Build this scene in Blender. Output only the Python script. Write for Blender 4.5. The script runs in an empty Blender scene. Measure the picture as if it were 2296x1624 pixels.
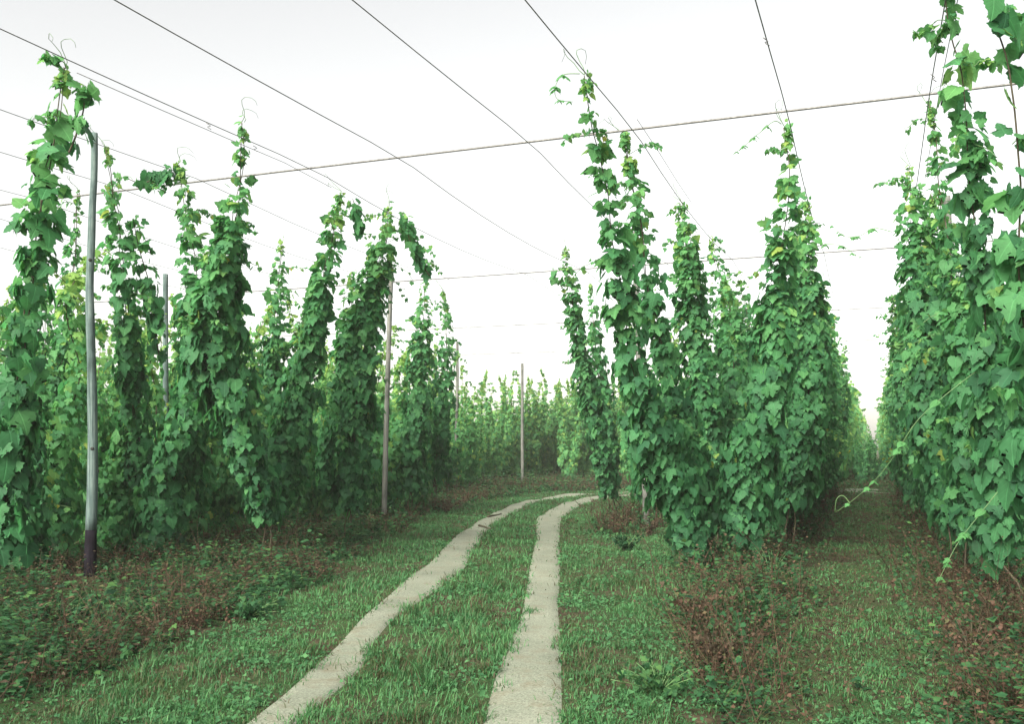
import bpy, math
import numpy as np
from mathutils import Vector

RNG = np.random.default_rng(7)
C = bpy.context.scene.collection
rad = math.radians

# ------------------------------------------------------------------ survey
# The photograph was surveyed once: eye height 1.7 m, focal 2143 survey units,
# rows of hops run 20.75 degrees to the right of the camera axis.
F, U0, VH, EYE = 2143.0, 1148.0, 1000.0, 1.7
RD = np.array([math.sin(rad(20.75)), math.cos(rad(20.75))])     # along a row
PD = np.array([RD[1], -RD[0]])                                   # across the rows
HW = 5.55                                                        # trellis wire height

def P(u, v, Y):
    return np.array([(u - U0) / F * Y, Y, EYE - (v - VH) / F * Y])

def ground_pt(u, v):
    return P(u, v, EYE * F / (v - VH))

def CS(c, s, z=0.0):
    return np.array([c * PD[0] + s * RD[0], c * PD[1] + s * RD[1], z])

def to_cs(x, y):
    return x * PD[0] + y * PD[1], x * RD[0] + y * RD[1]

def unit(a):
    return a / np.maximum(np.linalg.norm(a, axis=-1, keepdims=True), 1e-9)

# ------------------------------------------------------------------ materials
def nodes(mat):
    mat.use_nodes = True
    nt = mat.node_tree
    nt.nodes.clear()
    return nt, nt.nodes.new, nt.links.new

def ramp(nt, stops, interp='LINEAR'):
    r = nt.nodes.new('ShaderNodeValToRGB')
    cr = r.color_ramp
    cr.interpolation = interp
    while len(cr.elements) < len(stops):
        cr.elements.new(0.5)
    for e, (p, c) in zip(cr.elements, stops):
        e.position = p
        e.color = (c[0], c[1], c[2], 1)
    return r

def noise(nt, scale, detail=4, rough=0.6, vec=None):
    n = nt.nodes.new('ShaderNodeTexNoise')
    n.inputs['Scale'].default_value = scale
    n.inputs['Detail'].default_value = detail
    n.inputs['Roughness'].default_value = rough
    if vec is not None:
        nt.links.new(vec, n.inputs['Vector'])
    return n

def leaf_material(name, stops, trans=0.35, rough=0.45, spec=0.35):
    m = bpy.data.materials.new(name)
    nt, N, L = nodes(m)
    at = N('ShaderNodeAttribute'); at.attribute_name = 'tint'
    cr = ramp(nt, stops)
    L(at.outputs['Fac'], cr.inputs['Fac'])
    geo = N('ShaderNodeNewGeometry')
    nz = noise(nt, 9, 3, 0.6, geo.outputs['Position'])
    hsv = N('ShaderNodeHueSaturation')
    mr = N('ShaderNodeMapRange')
    mr.inputs['From Min'].default_value = 0.3; mr.inputs['From Max'].default_value = 0.7
    mr.inputs['To Min'].default_value = 0.82; mr.inputs['To Max'].default_value = 1.15
    L(nz.outputs['Fac'], mr.inputs['Value'])
    L(cr.outputs['Color'], hsv.inputs['Color'])
    L(mr.outputs['Result'], hsv.inputs['Value'])
    bs = N('ShaderNodeBsdfPrincipled')
    bs.inputs['Roughness'].default_value = rough
    bs.inputs['Specular IOR Level'].default_value = spec
    L(hsv.outputs['Color'], bs.inputs['Base Color'])
    tr = N('ShaderNodeBsdfTranslucent')
    h2 = N('ShaderNodeHueSaturation')
    h2.inputs['Hue'].default_value = 0.485
    h2.inputs['Saturation'].default_value = 1.05
    h2.inputs['Value'].default_value = 1.6
    L(hsv.outputs['Color'], h2.inputs['Color'])
    L(h2.outputs['Color'], tr.inputs['Color'])
    mx = N('ShaderNodeMixShader'); mx.inputs['Fac'].default_value = trans
    L(bs.outputs['BSDF'], mx.inputs[1]); L(tr.outputs['BSDF'], mx.inputs[2])
    out = N('ShaderNodeOutputMaterial'); L(mx.outputs['Shader'], out.inputs['Surface'])
    return m

def add_veins(m):
    nt = m.node_tree; N = nt.nodes.new; L = nt.links.new
    at = N('ShaderNodeAttribute'); at.attribute_name = 'blade'
    sp = N('ShaderNodeSeparateXYZ'); L(at.outputs['Vector'], sp.inputs[0])
    def M(op, a, b=None, c=None):
        n = N('ShaderNodeMath'); n.operation = op
        for i, q in enumerate((a, b, c)):
            if q is None: continue
            if isinstance(q, (int, float)): n.inputs[i].default_value = q
            else: L(q, n.inputs[i])
        return n.outputs[0]
    ax = M('ABSOLUTE', sp.outputs[0])
    mid = M('SMOOTH_MIN', M('DIVIDE', ax, 0.035), 1.0, 0.1)
    lat = M('MINIMUM', M('DIVIDE', M('ABSOLUTE', M('SINE', M('MULTIPLY', M('SUBTRACT', sp.outputs[1], M('MULTIPLY', ax, 0.75)), 14.0))), 0.28), 1.0)
    v = M('SUBTRACT', 1.0, M('MULTIPLY', mid, M('ADD', M('MULTIPLY', lat, 0.4), 0.6)))
    hsv = [n for n in nt.nodes if n.type == 'HUE_SAT'][0]
    src = hsv.inputs['Value'].links[0].from_socket
    L(M('MULTIPLY', src, M('ADD', 0.94, M('MULTIPLY', v, 0.42))), hsv.inputs['Value'])
    bs = [n for n in nt.nodes if n.type == 'BSDF_PRINCIPLED'][0]
    bp = N('ShaderNodeBump'); bp.inputs['Strength'].default_value = 0.5; bp.inputs['Distance'].default_value = 0.006
    L(v, bp.inputs['Height']); bp.invert = True
    L(bp.outputs['Normal'], bs.inputs['Normal'])

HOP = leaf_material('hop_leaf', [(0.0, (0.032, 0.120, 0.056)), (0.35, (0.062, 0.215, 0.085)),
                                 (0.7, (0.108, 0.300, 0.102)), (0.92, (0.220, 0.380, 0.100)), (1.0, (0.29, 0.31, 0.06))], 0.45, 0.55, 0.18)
add_veins(HOP)
GRASS = leaf_material('grass_blade', [(0.0, (0.075, 0.050, 0.030)), (0.12, (0.055, 0.090, 0.032)),
                                      (0.5, (0.040, 0.140, 0.052)), (1.0, (0.090, 0.225, 0.080))], 0.3, 0.55, 0.25)
WEED = leaf_material('weed_leaf', [(0.0, (0.014, 0.042, 0.022)), (0.5, (0.030, 0.095, 0.040)),
                                   (1.0, (0.080, 0.175, 0.055))], 0.3, 0.65, 0.08)
DRY = leaf_material('dry_weed', [(0.0, (0.022, 0.017, 0.012)), (0.45, (0.055, 0.042, 0.026)),
                                 (0.75, (0.095, 0.052, 0.036)), (1.0, (0.070, 0.095, 0.035))], 0.2, 0.7, 0.2)
CLOVER = leaf_material('clover_leaf', [(0.0, (0.036, 0.115, 0.050)), (1.0, (0.085, 0.210, 0.085))], 0.3, 0.65, 0.1)

def simple_material(name, fn):
    m = bpy.data.materials.new(name)
    nt, N, L = nodes(m)
    bs = N('ShaderNodeBsdfPrincipled')
    out = N('ShaderNodeOutputMaterial'); L(bs.outputs['BSDF'], out.inputs['Surface'])
    fn(nt, N, L, bs)
    return m

def f_stem(nt, N, L, bs):
    tc = N('ShaderNodeNewGeometry')
    n = noise(nt, 14, 4, 0.6, tc.outputs['Position'])
    r = ramp(nt, [(0.3, (0.030, 0.022, 0.015)), (0.55, (0.060, 0.050, 0.028)), (0.75, (0.06, 0.08, 0.03))])
    L(n.outputs['Fac'], r.inputs['Fac']); L(r.outputs['Color'], bs.inputs['Base Color'])
    bs.inputs['Roughness'].default_value = 0.75
STEM = simple_material('bine_stem', f_stem)

def f_green(nt, N, L, bs):
    bs.inputs['Base Color'].default_value = (0.16, 0.25, 0.075, 1)
    tc = N('ShaderNodeNewGeometry')
    n = noise(nt, 12, 3, 0.5, tc.outputs['Position'])
    r = ramp(nt, [(0.3, (0.06, 0.15, 0.05)), (0.7, (0.11, 0.20, 0.07))])
    L(n.outputs['Fac'], r.inputs['Fac']); L(r.outputs['Color'], bs.inputs['Base Color'])
    bs.inputs['Roughness'].default_value = 0.5
SHOOT = simple_material('young_shoot', f_green)

def f_wire(nt, N, L, bs):
    tc = N('ShaderNodeNewGeometry')
    n = noise(nt, 30, 3, 0.6, tc.outputs['Position'])
    r = ramp(nt, [(0.35, (0.10, 0.10, 0.10)), (0.65, (0.21, 0.21, 0.205))])
    L(n.outputs['Fac'], r.inputs['Fac']); L(r.outputs['Color'], bs.inputs['Base Color'])
    bs.inputs['Metallic'].default_value = 0.35
    bs.inputs['Roughness'].default_value = 0.6
WIRE = simple_material('galvanised_wire', f_wire)

def wood(name, a, b, c):
    def fn(nt, N, L, bs):
        tc = N('ShaderNodeTexCoord')
        mp = N('ShaderNodeMapping'); mp.inputs['Scale'].default_value = (26, 26, 1.1)
        L(tc.outputs['Object'], mp.inputs['Vector'])
        n = noise(nt, 1.6, 6, 0.65, mp.outputs['Vector'])
        n2 = noise(nt, 2.2, 4, 0.6, tc.outputs['Object'])
        r = ramp(nt, [(0.25, a), (0.5, b), (0.72, c)])
        L(n.outputs['Fac'], r.inputs['Fac'])
        mix = N('ShaderNodeMixRGB'); mix.blend_type = 'MULTIPLY'; mix.inputs['Fac'].default_value = 0.8
        r2 = ramp(nt, [(0.32, (0.35, 0.38, 0.36)), (0.5, (0.85, 0.88, 0.85)), (0.68, (1.25, 1.2, 1.15))])
        L(n2.outputs['Fac'], r2.inputs['Fac'])
        L(r.outputs['Color'], mix.inputs['Color1']); L(r2.outputs['Color'], mix.inputs['Color2'])
        L(mix.outputs['Color'], bs.inputs['Base Color'])
        bs.inputs['Roughness'].default_value = 0.9
        bs.inputs['Specular IOR Level'].default_value = 0.12
        bp = N('ShaderNodeBump'); bp.inputs['Strength'].default_value = 0.6; bp.inputs['Distance'].default_value = 0.01
        L(n.outputs['Fac'], bp.inputs['Height']); L(bp.outputs['Normal'], bs.inputs['Normal'])
    return simple_material(name, fn)
WOOD_GREY = wood('weathered_wood_grey', (0.025, 0.038, 0.038), (0.105, 0.150, 0.150), (0.20, 0.25, 0.24))
WOOD_PINK = wood('weathered_wood_brown', (0.05, 0.053, 0.052), (0.145, 0.150, 0.142), (0.22, 0.222, 0.210))
TAR = wood('tarred_wood', (0.004, 0.004, 0.006), (0.010, 0.008, 0.014), (0.022, 0.017, 0.026))
KNOT = wood('wood_knot', (0.02, 0.02, 0.02), (0.05, 0.05, 0.05), (0.08, 0.08, 0.075))

def f_ground(nt, N, L, bs):
    geo = N('ShaderNodeNewGeometry')
    n1 = noise(nt, 0.55, 5, 0.6, geo.outputs['Position'])
    n2 = noise(nt, 9, 6, 0.7, geo.outputs['Position'])
    n3 = noise(nt, 60, 3, 0.7, geo.outputs['Position'])
    soil = ramp(nt, [(0.3, (0.020, 0.016, 0.011)), (0.5, (0.050, 0.040, 0.026)), (0.72, (0.095, 0.078, 0.048))])
    moss = ramp(nt, [(0.3, (0.016, 0.034, 0.014)), (0.7, (0.045, 0.085, 0.030))])
    L(n2.outputs['Fac'], soil.inputs['Fac']); L(n3.outputs['Fac'], moss.inputs['Fac'])
    mr = N('ShaderNodeMapRange'); mr.inputs['From Min'].default_value = 0.42; mr.inputs['From Max'].default_value = 0.58
    L(n1.outputs['Fac'], mr.inputs['Value'])
    mix = N('ShaderNodeMixRGB')
    L(mr.outputs['Result'], mix.inputs['Fac'])
    L(soil.outputs['Color'], mix.inputs['Color1']); L(moss.outputs['Color'], mix.inputs['Color2'])
    L(mix.outputs['Color'], bs.inputs['Base Color'])
    bs.inputs['Roughness'].default_value = 0.95
    bs.inputs['Specular IOR Level'].default_value = 0.1
    bp = N('ShaderNodeBump'); bp.inputs['Strength'].default_value = 0.8; bp.inputs['Distance'].default_value = 0.03
    L(n2.outputs['Fac'], bp.inputs['Height']); L(bp.outputs['Normal'], bs.inputs['Normal'])
GROUND = simple_material('field_soil', f_ground)

def f_path(nt, N, L, bs):
    geo = N('ShaderNodeNewGeometry')
    n1 = noise(nt, 1.6, 5, 0.6, geo.outputs['Position'])
    n2 = noise(nt, 45, 5, 0.75, geo.outputs['Position'])
    n3 = noise(nt, 70, 4, 0.8, geo.outputs['Position'])
    a = ramp(nt, [(0.28, (0.10, 0.11, 0.085)), (0.47, (0.185, 0.208, 0.168)), (0.7, (0.28, 0.30, 0.25))])
    mixn = N('ShaderNodeMath'); mixn.operation = 'MULTIPLY_ADD'
    mixn.inputs[1].default_value = 0.55; 
    ad = N('ShaderNodeMath'); ad.operation = 'MULTIPLY'; ad.inputs[1].default_value = 0.45
    L(n1.outputs['Fac'], ad.inputs[0]); L(n2.outputs['Fac'], mixn.inputs[0]); L(ad.outputs[0], mixn.inputs[2])
    L(mixn.outputs[0], a.inputs['Fac'])
    m2 = N('ShaderNodeMixRGB'); m2.blend_type = 'MULTIPLY'; m2.inputs['Fac'].default_value = 0.8
    r3 = ramp(nt, [(0.36, (0.42, 0.42, 0.38)), (0.5, (0.95, 0.95, 0.93)), (0.64, (1.3, 1.28, 1.22))])
    L(n3.outputs['Fac'], r3.inputs['Fac'])
    L(a.outputs['Color'], m2.inputs['Color1']); L(r3.outputs['Color'], m2.inputs['Color2'])
    n4 = noise(nt, 3.2, 5, 0.7, geo.outputs['Position'])
    r4 = ramp(nt, [(0.50, (0, 0, 0)), (0.72, (0.75, 0.75, 0.75))])
    L(n4.outputs['Fac'], r4.inputs['Fac'])
    m3 = N('ShaderNodeMixRGB'); m3.inputs['Color2'].default_value = (0.13, 0.115, 0.078, 1)
    L(r4.outputs['Color'], m3.inputs['Fac']); L(m2.outputs['Color'], m3.inputs['Color1'])
    L(m3.outputs['Color'], bs.inputs['Base Color'])
    bs.inputs['Roughness'].default_value = 0.95
    bs.inputs['Specular IOR Level'].default_value = 0.1
    bp = N('ShaderNodeBump'); bp.inputs['Strength'].default_value = 0.5; bp.inputs['Distance'].default_value = 0.012
    L(n2.outputs['Fac'], bp.inputs['Height']); L(bp.outputs['Normal'], bs.inputs['Normal'])
PATH = simple_material('pale_gravel', f_path)

# ------------------------------------------------------------------ mesh tools
def raw_mesh(name, verts, faces_flat, sizes, mat, tint=None, smooth=True, blade=None):
    me = bpy.data.meshes.new(name)
    nv, nl, nf = len(verts), len(faces_flat), len(sizes)
    me.vertices.add(nv); me.loops.add(nl); me.polygons.add(nf)
    me.vertices.foreach_set('co', np.ascontiguousarray(verts, dtype=np.float32).ravel())
    me.loops.foreach_set('vertex_index', np.ascontiguousarray(faces_flat, dtype=np.int32))
    starts = np.concatenate([[0], np.cumsum(sizes)[:-1]]).astype(np.int32)
    me.polygons.foreach_set('loop_start', starts)
    if smooth:
        me.polygons.foreach_set('use_smooth', np.ones(nf, dtype=bool))
    if tint is not None:
        a = me.attributes.new('tint', 'FLOAT', 'POINT')
        a.data.foreach_set('value', np.ascontiguousarray(tint, dtype=np.float32))
    if blade is not None:
        a = me.attributes.new('blade', 'FLOAT2', 'POINT')
        a.data.foreach_set('vector', np.ascontiguousarray(blade, dtype=np.float32).ravel())
    me.materials.append(mat)
    me.update(calc_edges=True)
    me.validate()
    return me

class Tris:
    """collects triangle batches, links them as one mesh object"""
    def __init__(self):
        self.v, self.f, self.t, self.b, self.n = [], [], [], [], 0
    def add(self, v, f, t, b=None):
        self.b.append(np.zeros((len(v), 2)) if b is None else b)
        self.v.append(v); self.f.append(f + self.n); self.t.append(t); self.n += len(v)
    def mesh(self, name, mat, smooth=True):
        v = np.concatenate(self.v); f = np.concatenate(self.f); t = np.concatenate(self.t)
        return raw_mesh(name, v, f.ravel(), np.full(len(f), 3), mat, t, smooth, np.concatenate(self.b) if mat is HOP else None)
    def obj(self, name, mat, parent=None, smooth=True):
        return link(bpy.data.objects.new(name, self.mesh(name, mat, smooth)), parent)

def link(o, parent=None):
    C.objects.link(o)
    if parent is not None:
        o.parent = parent
    return o

def tag(o, label=None, cat=None, group=None, kind=None):
    if label: o['label'] = label
    if cat: o['category'] = cat
    if group: o['group'] = group
    if kind: o['kind'] = kind
    return o

def empty(name, loc=(0, 0, 0)):
    o = bpy.data.objects.new(name, None)
    o.empty_display_size = 0.2
    o.location = loc
    return link(o)

def tube(pts, radii, n=6):
    """swept tube with capped ends -> verts, flat faces, sizes"""
    pts = np.asarray(pts, float); radii = np.broadcast_to(radii, (len(pts),))
    d = unit(np.gradient(pts, axis=0))
    ref = np.array([0.0, 0.0, 1.0]) if abs(d[0][2]) < 0.8 else np.array([1.0, 0.0, 0.0])
    a = unit(np.cross(d, ref)); b = np.cross(d, a)
    ang = np.linspace(0, 2 * math.pi, n, endpoint=False)
    ring = a[:, None] * np.cos(ang)[None, :, None] + b[:, None] * np.sin(ang)[None, :, None]
    v = (pts[:, None] + ring * radii[:, None, None]).reshape(-1, 3)
    m = len(pts); fl = []; sz = []
    for i in range(m - 1):
        for j in range(n):
            k = (j + 1) % n
            fl += [i * n + j, i * n + k, (i + 1) * n + k, (i + 1) * n + j]; sz.append(4)
    fl += list(range(n))[::-1]; sz.append(n)
    fl += [(m - 1) * n + j for j in range(n)]; sz.append(n)
    return v, fl, sz

def tubes_mesh(name, specs, mat):
    V, Fl, S, o = [], [], [], 0
    for pts, r, n in specs:
        v, f, s = tube(pts, r, n)
        V.append(v); Fl += [x + o for x in f]; S += s; o += len(v)
    return raw_mesh(name, np.concatenate(V), Fl, S, mat)

def tubes_obj(name, specs, mat, parent=None):
    return link(bpy.data.objects.new(name, tubes_mesh(name, specs, mat)), parent)

def smooth_path(pts, n):
    pts = np.asarray(pts, float)
    d = np.concatenate([[0], np.cumsum(np.linalg.norm(np.diff(pts[:, :3], axis=0), axis=1))])
    t = np.linspace(0, d[-1], n)
    # Catmull-Rom
    k = np.clip(np.searchsorted(d, t, 'right') - 1, 0, len(pts) - 2)
    u = ((t - d[k]) / np.maximum(d[k + 1] - d[k], 1e-9))[:, None]
    p1, p2 = pts[k], pts[k + 1]
    p0 = pts[np.maximum(k - 1, 0)]; p3 = pts[np.minimum(k + 2, len(pts) - 1)]
    return 0.5 * (2 * p1 + (p2 - p0) * u + (2 * p0 - 5 * p1 + 4 * p2 - p3) * u ** 2 + (3 * p1 - p0 - 3 * p2 + p3) * u ** 3)

# leaf templates: x across, y along the midrib (0 base .. 1 tip), z out of the blade
def leaf_template(outline, fold, droop, cup):
    half = np.array(outline, float)
    mid = np.array([[0, 0.06], [0, 0.42], [0, 0.74], [0, 1.0]])
    k = len(half)
    right = half; left = half * [-1, 1]
    v2 = np.concatenate([mid, right, left])
    f = []
    ys = half[:, 1]
    def near_mid(y):
        return int(np.argmin(abs(mid[:3, 1] - y)))
    seq = [near_mid(y) for y in ys]
    seq = [max(seq[:i + 1]) for i in range(k)]
    for base, sgn in ((4, 1), (4 + k, -1)):
        tri = []
        for i in range(k - 1):
            tri.append((seq[i], base + i, base + i + 1))
            if seq[i + 1] != seq[i]:
                tri.append((seq[i], base + i + 1, seq[i + 1]))
        tri.append((seq[-1], base + k - 1, 3))
        if seq[-1] != 2:
            tri.append((seq[-1], 3, 2))
        f += tri if sgn > 0 else [(a, c, b) for a, b, c in tri]
    x, y = v2[:, 0], v2[:, 1]
    z = fold * np.abs(x) - droop * y ** 2 - cup * x ** 2
    return np.column_stack([x, y, z]), np.array(f, int)

LOBED = [(0.10, -0.06), (0.30, -0.10), (0.46, 0.06), (0.50, 0.22), (0.60, 0.46), (0.44, 0.45), (0.27, 0.46), (0.30, 0.66), (0.17, 0.84)]
HEART = [(0.10, -0.07), (0.30, -0.08), (0.44, 0.08), (0.48, 0.30), (0.42, 0.50), (0.34, 0.62), (0.17, 0.82)]
FIVE = [(0.08, -0.08), (0.40, -0.16), (0.34, 0.06), (0.60, 0.22), (0.54, 0.40), (0.46, 0.60), (0.25, 0.45), (0.28, 0.70), (0.12, 0.88)]
def teeth(o, d=0.04):
    o = np.array(o, float); out = [o[0]]
    for p, q in zip(o[:-1], o[1:]):
        n_ = np.array([-(q - p)[1], (q - p)[0]]); n_ = n_ / max(np.linalg.norm(n_), 1e-6)
        out += [(p + q) / 2 + n_ * d, q]
    return [tuple(p) for p in out]
SHAPES = [(LOBED, 0.22, 0.16, 0.30), (LOBED, 0.05, 0.30, 0.55), (HEART, 0.18, 0.22, 0.35), (FIVE, 0.14, 0.26, 0.25), (FIVE, -0.05, 0.42, 0.2)]
HI = [leaf_template(*q) for q in SHAPES]
NEAR = [leaf_template(teeth(o), f_, d_, c_) for o, f_, d_, c_ in SHAPES]
LO_OUT = [(0.34, -0.06), (0.52, 0.30), (0.28, 0.62)]
LO = [leaf_template(LO_OUT, 0.2, 0.2, 0.3), leaf_template(LO_OUT, 0.0, 0.35, 0.5)]
TINY = [(np.array([[0, 0, 0], [0.4, 0.35, 0.06], [0, 1, -0.2], [-0.4, 0.35, 0.06]], float), np.array([[0, 1, 2], [0, 2, 3]]))]

def place(tris, templates, pos, tip, nrm, size, tint, rng):
    """adds one leaf per row of pos"""
    if len(pos) == 0: return
    tip = unit(tip)
    nrm = unit(nrm - tip * np.sum(nrm * tip, axis=1, keepdims=True))
    b = np.cross(tip, nrm)
    which = rng.integers(0, len(templates), len(pos))
    for k, (tv, tf) in enumerate(templates):
        ix = np.nonzero(which == k)[0]
        if len(ix) == 0: continue
        wid = size[ix] * rng.uniform(0.85, 1.1, len(ix))
        v = pos[ix, None] + (b[ix, None] * tv[None, :, 0:1] * wid[:, None, None]
                             + tip[ix, None] * tv[None, :, 1:2] * size[ix, None, None]
                             + nrm[ix, None] * tv[None, :, 2:3] * size[ix, None, None])
        f = tf[None] + (np.arange(len(ix)) * len(tv))[:, None, None]
        tris.add(v.reshape(-1, 3), f.reshape(-1, 3), np.repeat(tint[ix], len(tv)), np.tile(tv[:, :2], (len(ix), 1)))

def column(tris, pts, rr, rng, size=0.17, cover=2.6, tier_to=0.4, young_to=0.25, templates=HI, shoots=6, small_top=0.7, node=0.30, pale=0.0, fade=0.34):
    """hangs leaves in a ragged sleeve round the path pts (top to bottom); rr = sleeve radius at each point.
    Returns the axis path and the side shoots' paths."""
    n = 90
    q = smooth_path(np.column_stack([pts, rr]), n)
    ax, r = q[:, :3], np.maximum(q[:, 3], 0.03)
    seg = np.concatenate([[0], np.cumsum(np.linalg.norm(np.diff(ax, axis=0), axis=1))])
    Lt = seg[-1]
    tt = seg / Lt
    lsize = size * (small_top + (1 - small_top) * np.clip(tt / 0.35, 0, 1)) * (0.5 + 0.5 * np.clip(tt / 0.12, 0, 1))
    r = r * (0.35 + 0.65 * np.clip(tt / 0.15, 0, 1))
    clump = 1 + 0.38 * np.sin(tt * Lt * 3.1 + rng.uniform(0, 6)) * rng.uniform(0.5, 1) + 0.22 * np.sin(tt * Lt * 7.3 + rng.uniform(0, 6))
    dens = cover * 2 * math.pi * np.maximum(r, 0.07) / (lsize ** 2 * 0.62) * np.clip(clump, 0.25, 1.7)
    dens *= 0.8 * np.where(tt < tier_to, 0.30 + 0.70 * (tt / max(tier_to, 1e-3)) ** 1.7, 1.0)
    cum = np.concatenate([[0], np.cumsum(0.5 * (dens[1:] + dens[:-1]) * np.diff(seg))])
    cnt = int(cum[-1])
    d = np.interp(rng.uniform(0, cum[-1], cnt), cum, seg)
    # leaves sit in tiers near the top of a bine
    t = d / Lt
    nodes_d = (np.floor(d / node) + 0.5) * node + rng.normal(0, 0.045, cnt)
    w = np.clip((tier_to - t) / max(tier_to, 1e-3) * 2.2, 0, 1)
    d = np.clip(d * (1 - w) + nodes_d * w, 0, Lt)
    t = d / Lt
    c = np.column_stack([np.interp(d, seg, ax[:, i]) for i in range(3)])
    rad_ = np.interp(d, seg, r)
    phi = rng.uniform(0, 2 * math.pi, cnt)
    a1, a2, a3 = rng.uniform(0, 6.28, 3)
    wob = 1 + 0.30 * np.sin(2 * phi + d * 2.3 + a1) + 0.22 * np.sin(3 * phi - d * 4.1 + a2) + 0.15 * np.sin(phi + d * 9 + a3)
    rho = rad_ * wob * (0.35 + 0.65 * rng.uniform(0, 1, cnt) ** 0.45)
    out = np.column_stack([np.cos(phi), np.sin(phi), np.zeros(cnt)])
    pos = c + out * rho[:, None] * 0.85
    pos[:, 2] += rng.normal(0, 0.05, cnt) + 0.05
    sz = np.interp(d, seg, lsize) * np.clip(rng.lognormal(-0.03, 0.34, cnt), 0.4, 1.75)
    lift = np.where(t < young_to, 0.25, 0.0)
    hang_ = np.clip((t - 0.3) / 0.3, 0, 1)        # lower leaves hang over one another like shingles
    tip = out * (rng.uniform(0.2, 0.75, cnt) * (1 - 0.35 * hang_))[:, None] + np.array([0, 0, -1.0]) * (rng.uniform(0.35, 1.0, cnt) + 0.35 * hang_ - lift)[:, None] + rng.normal(0, 1, (cnt, 3)) * (0.28 - 0.08 * hang_)[:, None]
    nrm = out * rng.uniform(0.5, 1.0, cnt)[:, None] + np.array([0, 0, 1.0]) * rng.uniform(0.3, 0.8, cnt)[:, None] + rng.normal(0, 0.3, (cnt, 3))
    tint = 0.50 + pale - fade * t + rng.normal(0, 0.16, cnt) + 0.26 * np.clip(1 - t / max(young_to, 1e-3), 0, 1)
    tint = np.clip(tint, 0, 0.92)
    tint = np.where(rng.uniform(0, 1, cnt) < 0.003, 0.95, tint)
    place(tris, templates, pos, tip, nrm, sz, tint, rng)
    # side shoots
    paths = []
    for _ in range(shoots):
        t0 = rng.uniform(0.0, 0.8)
        p = np.array([np.interp(t0 * Lt, seg, ax[:, i]) for i in range(3)])
        r0 = np.interp(t0 * Lt, seg, r)
        ph = rng.uniform(0, 6.28)
        o = np.array([math.cos(ph), math.sin(ph), 0])
        ln = r0 + rng.uniform(0.12, 0.42)
        m = 7
        s = np.linspace(0, 1, m)
        path = p + o * (s * ln)[:, None] + np.array([0, 0, 1.0]) * (rng.uniform(-0.45, 0.25) * s ** 2 * ln + 0.15 * np.sin(s * 3) * ln)[:, None]
        path += np.cumsum(rng.normal(0, 0.012, (m, 3)), axis=0)
        paths.append((path, 0.004))
        shoot_leaves(tris, path, rng, size * 0.6, templates, 3)
    return ax, r, paths

def shoot_leaves(tris, path, rng, size, templates, per=2, start=0.35):
    m = len(path)
    P_, T_, N_ = [], [], []
    for i in range(int(m * start), m):
        for _ in range(per):
            o = unit(rng.normal(0, 1, 3) * [1, 1, 0.3])
            P_.append(path[i] + rng.normal(0, 0.02, 3)); T_.append(o * 0.7 + np.array([0, 0, -0.7]) + rng.normal(0, 0.2, 3))
            N_.append(o * 0.5 + np.array([0, 0, 0.9]) + rng.normal(0, 0.25, 3))
    k = len(P_)
    if k == 0: return
    place(tris, templates, np.array(P_), np.array(T_), np.array(N_), size * rng.uniform(0.55, 1.2, k), np.clip(rng.normal(0.62, 0.15, k), 0, 1), rng)

def wiggle(ax, rng, amp=0.025, f=4.0):
    t = np.linspace(0, 1, len(ax))
    L_ = np.linalg.norm(np.diff(ax, axis=0), axis=1).sum()
    ph = rng.uniform(0, 6)
    return ax + amp * np.column_stack([np.cos(t * L_ * f + ph), np.sin(t * L_ * f + ph), 0 * t])

# ------------------------------------------------------------------ camera, light, air
cam = bpy.data.cameras.new('camera')
cam.sensor_width = 36.0
cam.lens = 36.0 * F / 2296.0
cam.shift_y = 188.0 / 2296.0
cam.clip_end = 3000
co = link(bpy.data.objects.new('camera', cam))
co.location = (0, 0, EYE)
co.rotation_euler = (rad(90), 0, 0)
bpy.context.scene.camera = co

SUN_EL, SUN_AZ = 36.0, 214.0     # low behind the camera's left shoulder, veiled by thin cloud
w = bpy.data.worlds.new('World')
bpy.context.scene.world = w
w.use_nodes = True
nt = w.node_tree
nt.nodes.clear()
sky = nt.nodes.new('ShaderNodeTexSky')
sky.sky_type = 'NISHITA'
sky.sun_disc = False
sky.sun_elevation = rad(SUN_EL)
sky.sun_rotation = rad(SUN_AZ)
sky.air_density = 1.0
sky.dust_density = 2.2
sky.ozone_density = 1.0
hs = nt.nodes.new('ShaderNodeHueSaturation')
hs.inputs['Saturation'].default_value = 0.22       # thin even cloud: the sky's colour is nearly gone
bg = nt.nodes.new('ShaderNodeBackground')
bg.inputs['Strength'].default_value = 0.085
wo = nt.nodes.new('ShaderNodeOutputWorld')
nt.links.new(sky.outputs['Color'], hs.inputs['Color'])
tint = nt.nodes.new('ShaderNodeMixRGB'); tint.blend_type = 'MULTIPLY'; tint.inputs['Fac'].default_value = 1.0
tint.inputs['Color2'].default_value = (1.0, 0.962, 0.89, 1)      # thin evening cloud is a little creamy
nt.links.new(hs.outputs['Color'], tint.inputs['Color1'])
nt.links.new(tint.outputs['Color'], bg.inputs['Color'])
nt.links.new(bg.outputs['Background'], wo.inputs['Surface'])

sun = bpy.data.lights.new('sun', 'SUN')
sun.energy = 2.7
sun.angle = rad(40)
sun.color = (1.0, 0.93, 0.80)
so = link(bpy.data.objects.new('sun', sun))
sd = Vector((math.sin(rad(SUN_AZ)) * math.cos(rad(SUN_EL)), math.cos(rad(SUN_AZ)) * math.cos(rad(SUN_EL)), math.sin(rad(SUN_EL))))
so.rotation_euler = sd.to_track_quat('Z', 'Y').to_euler()
so.location = (0, 0, 30)

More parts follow.
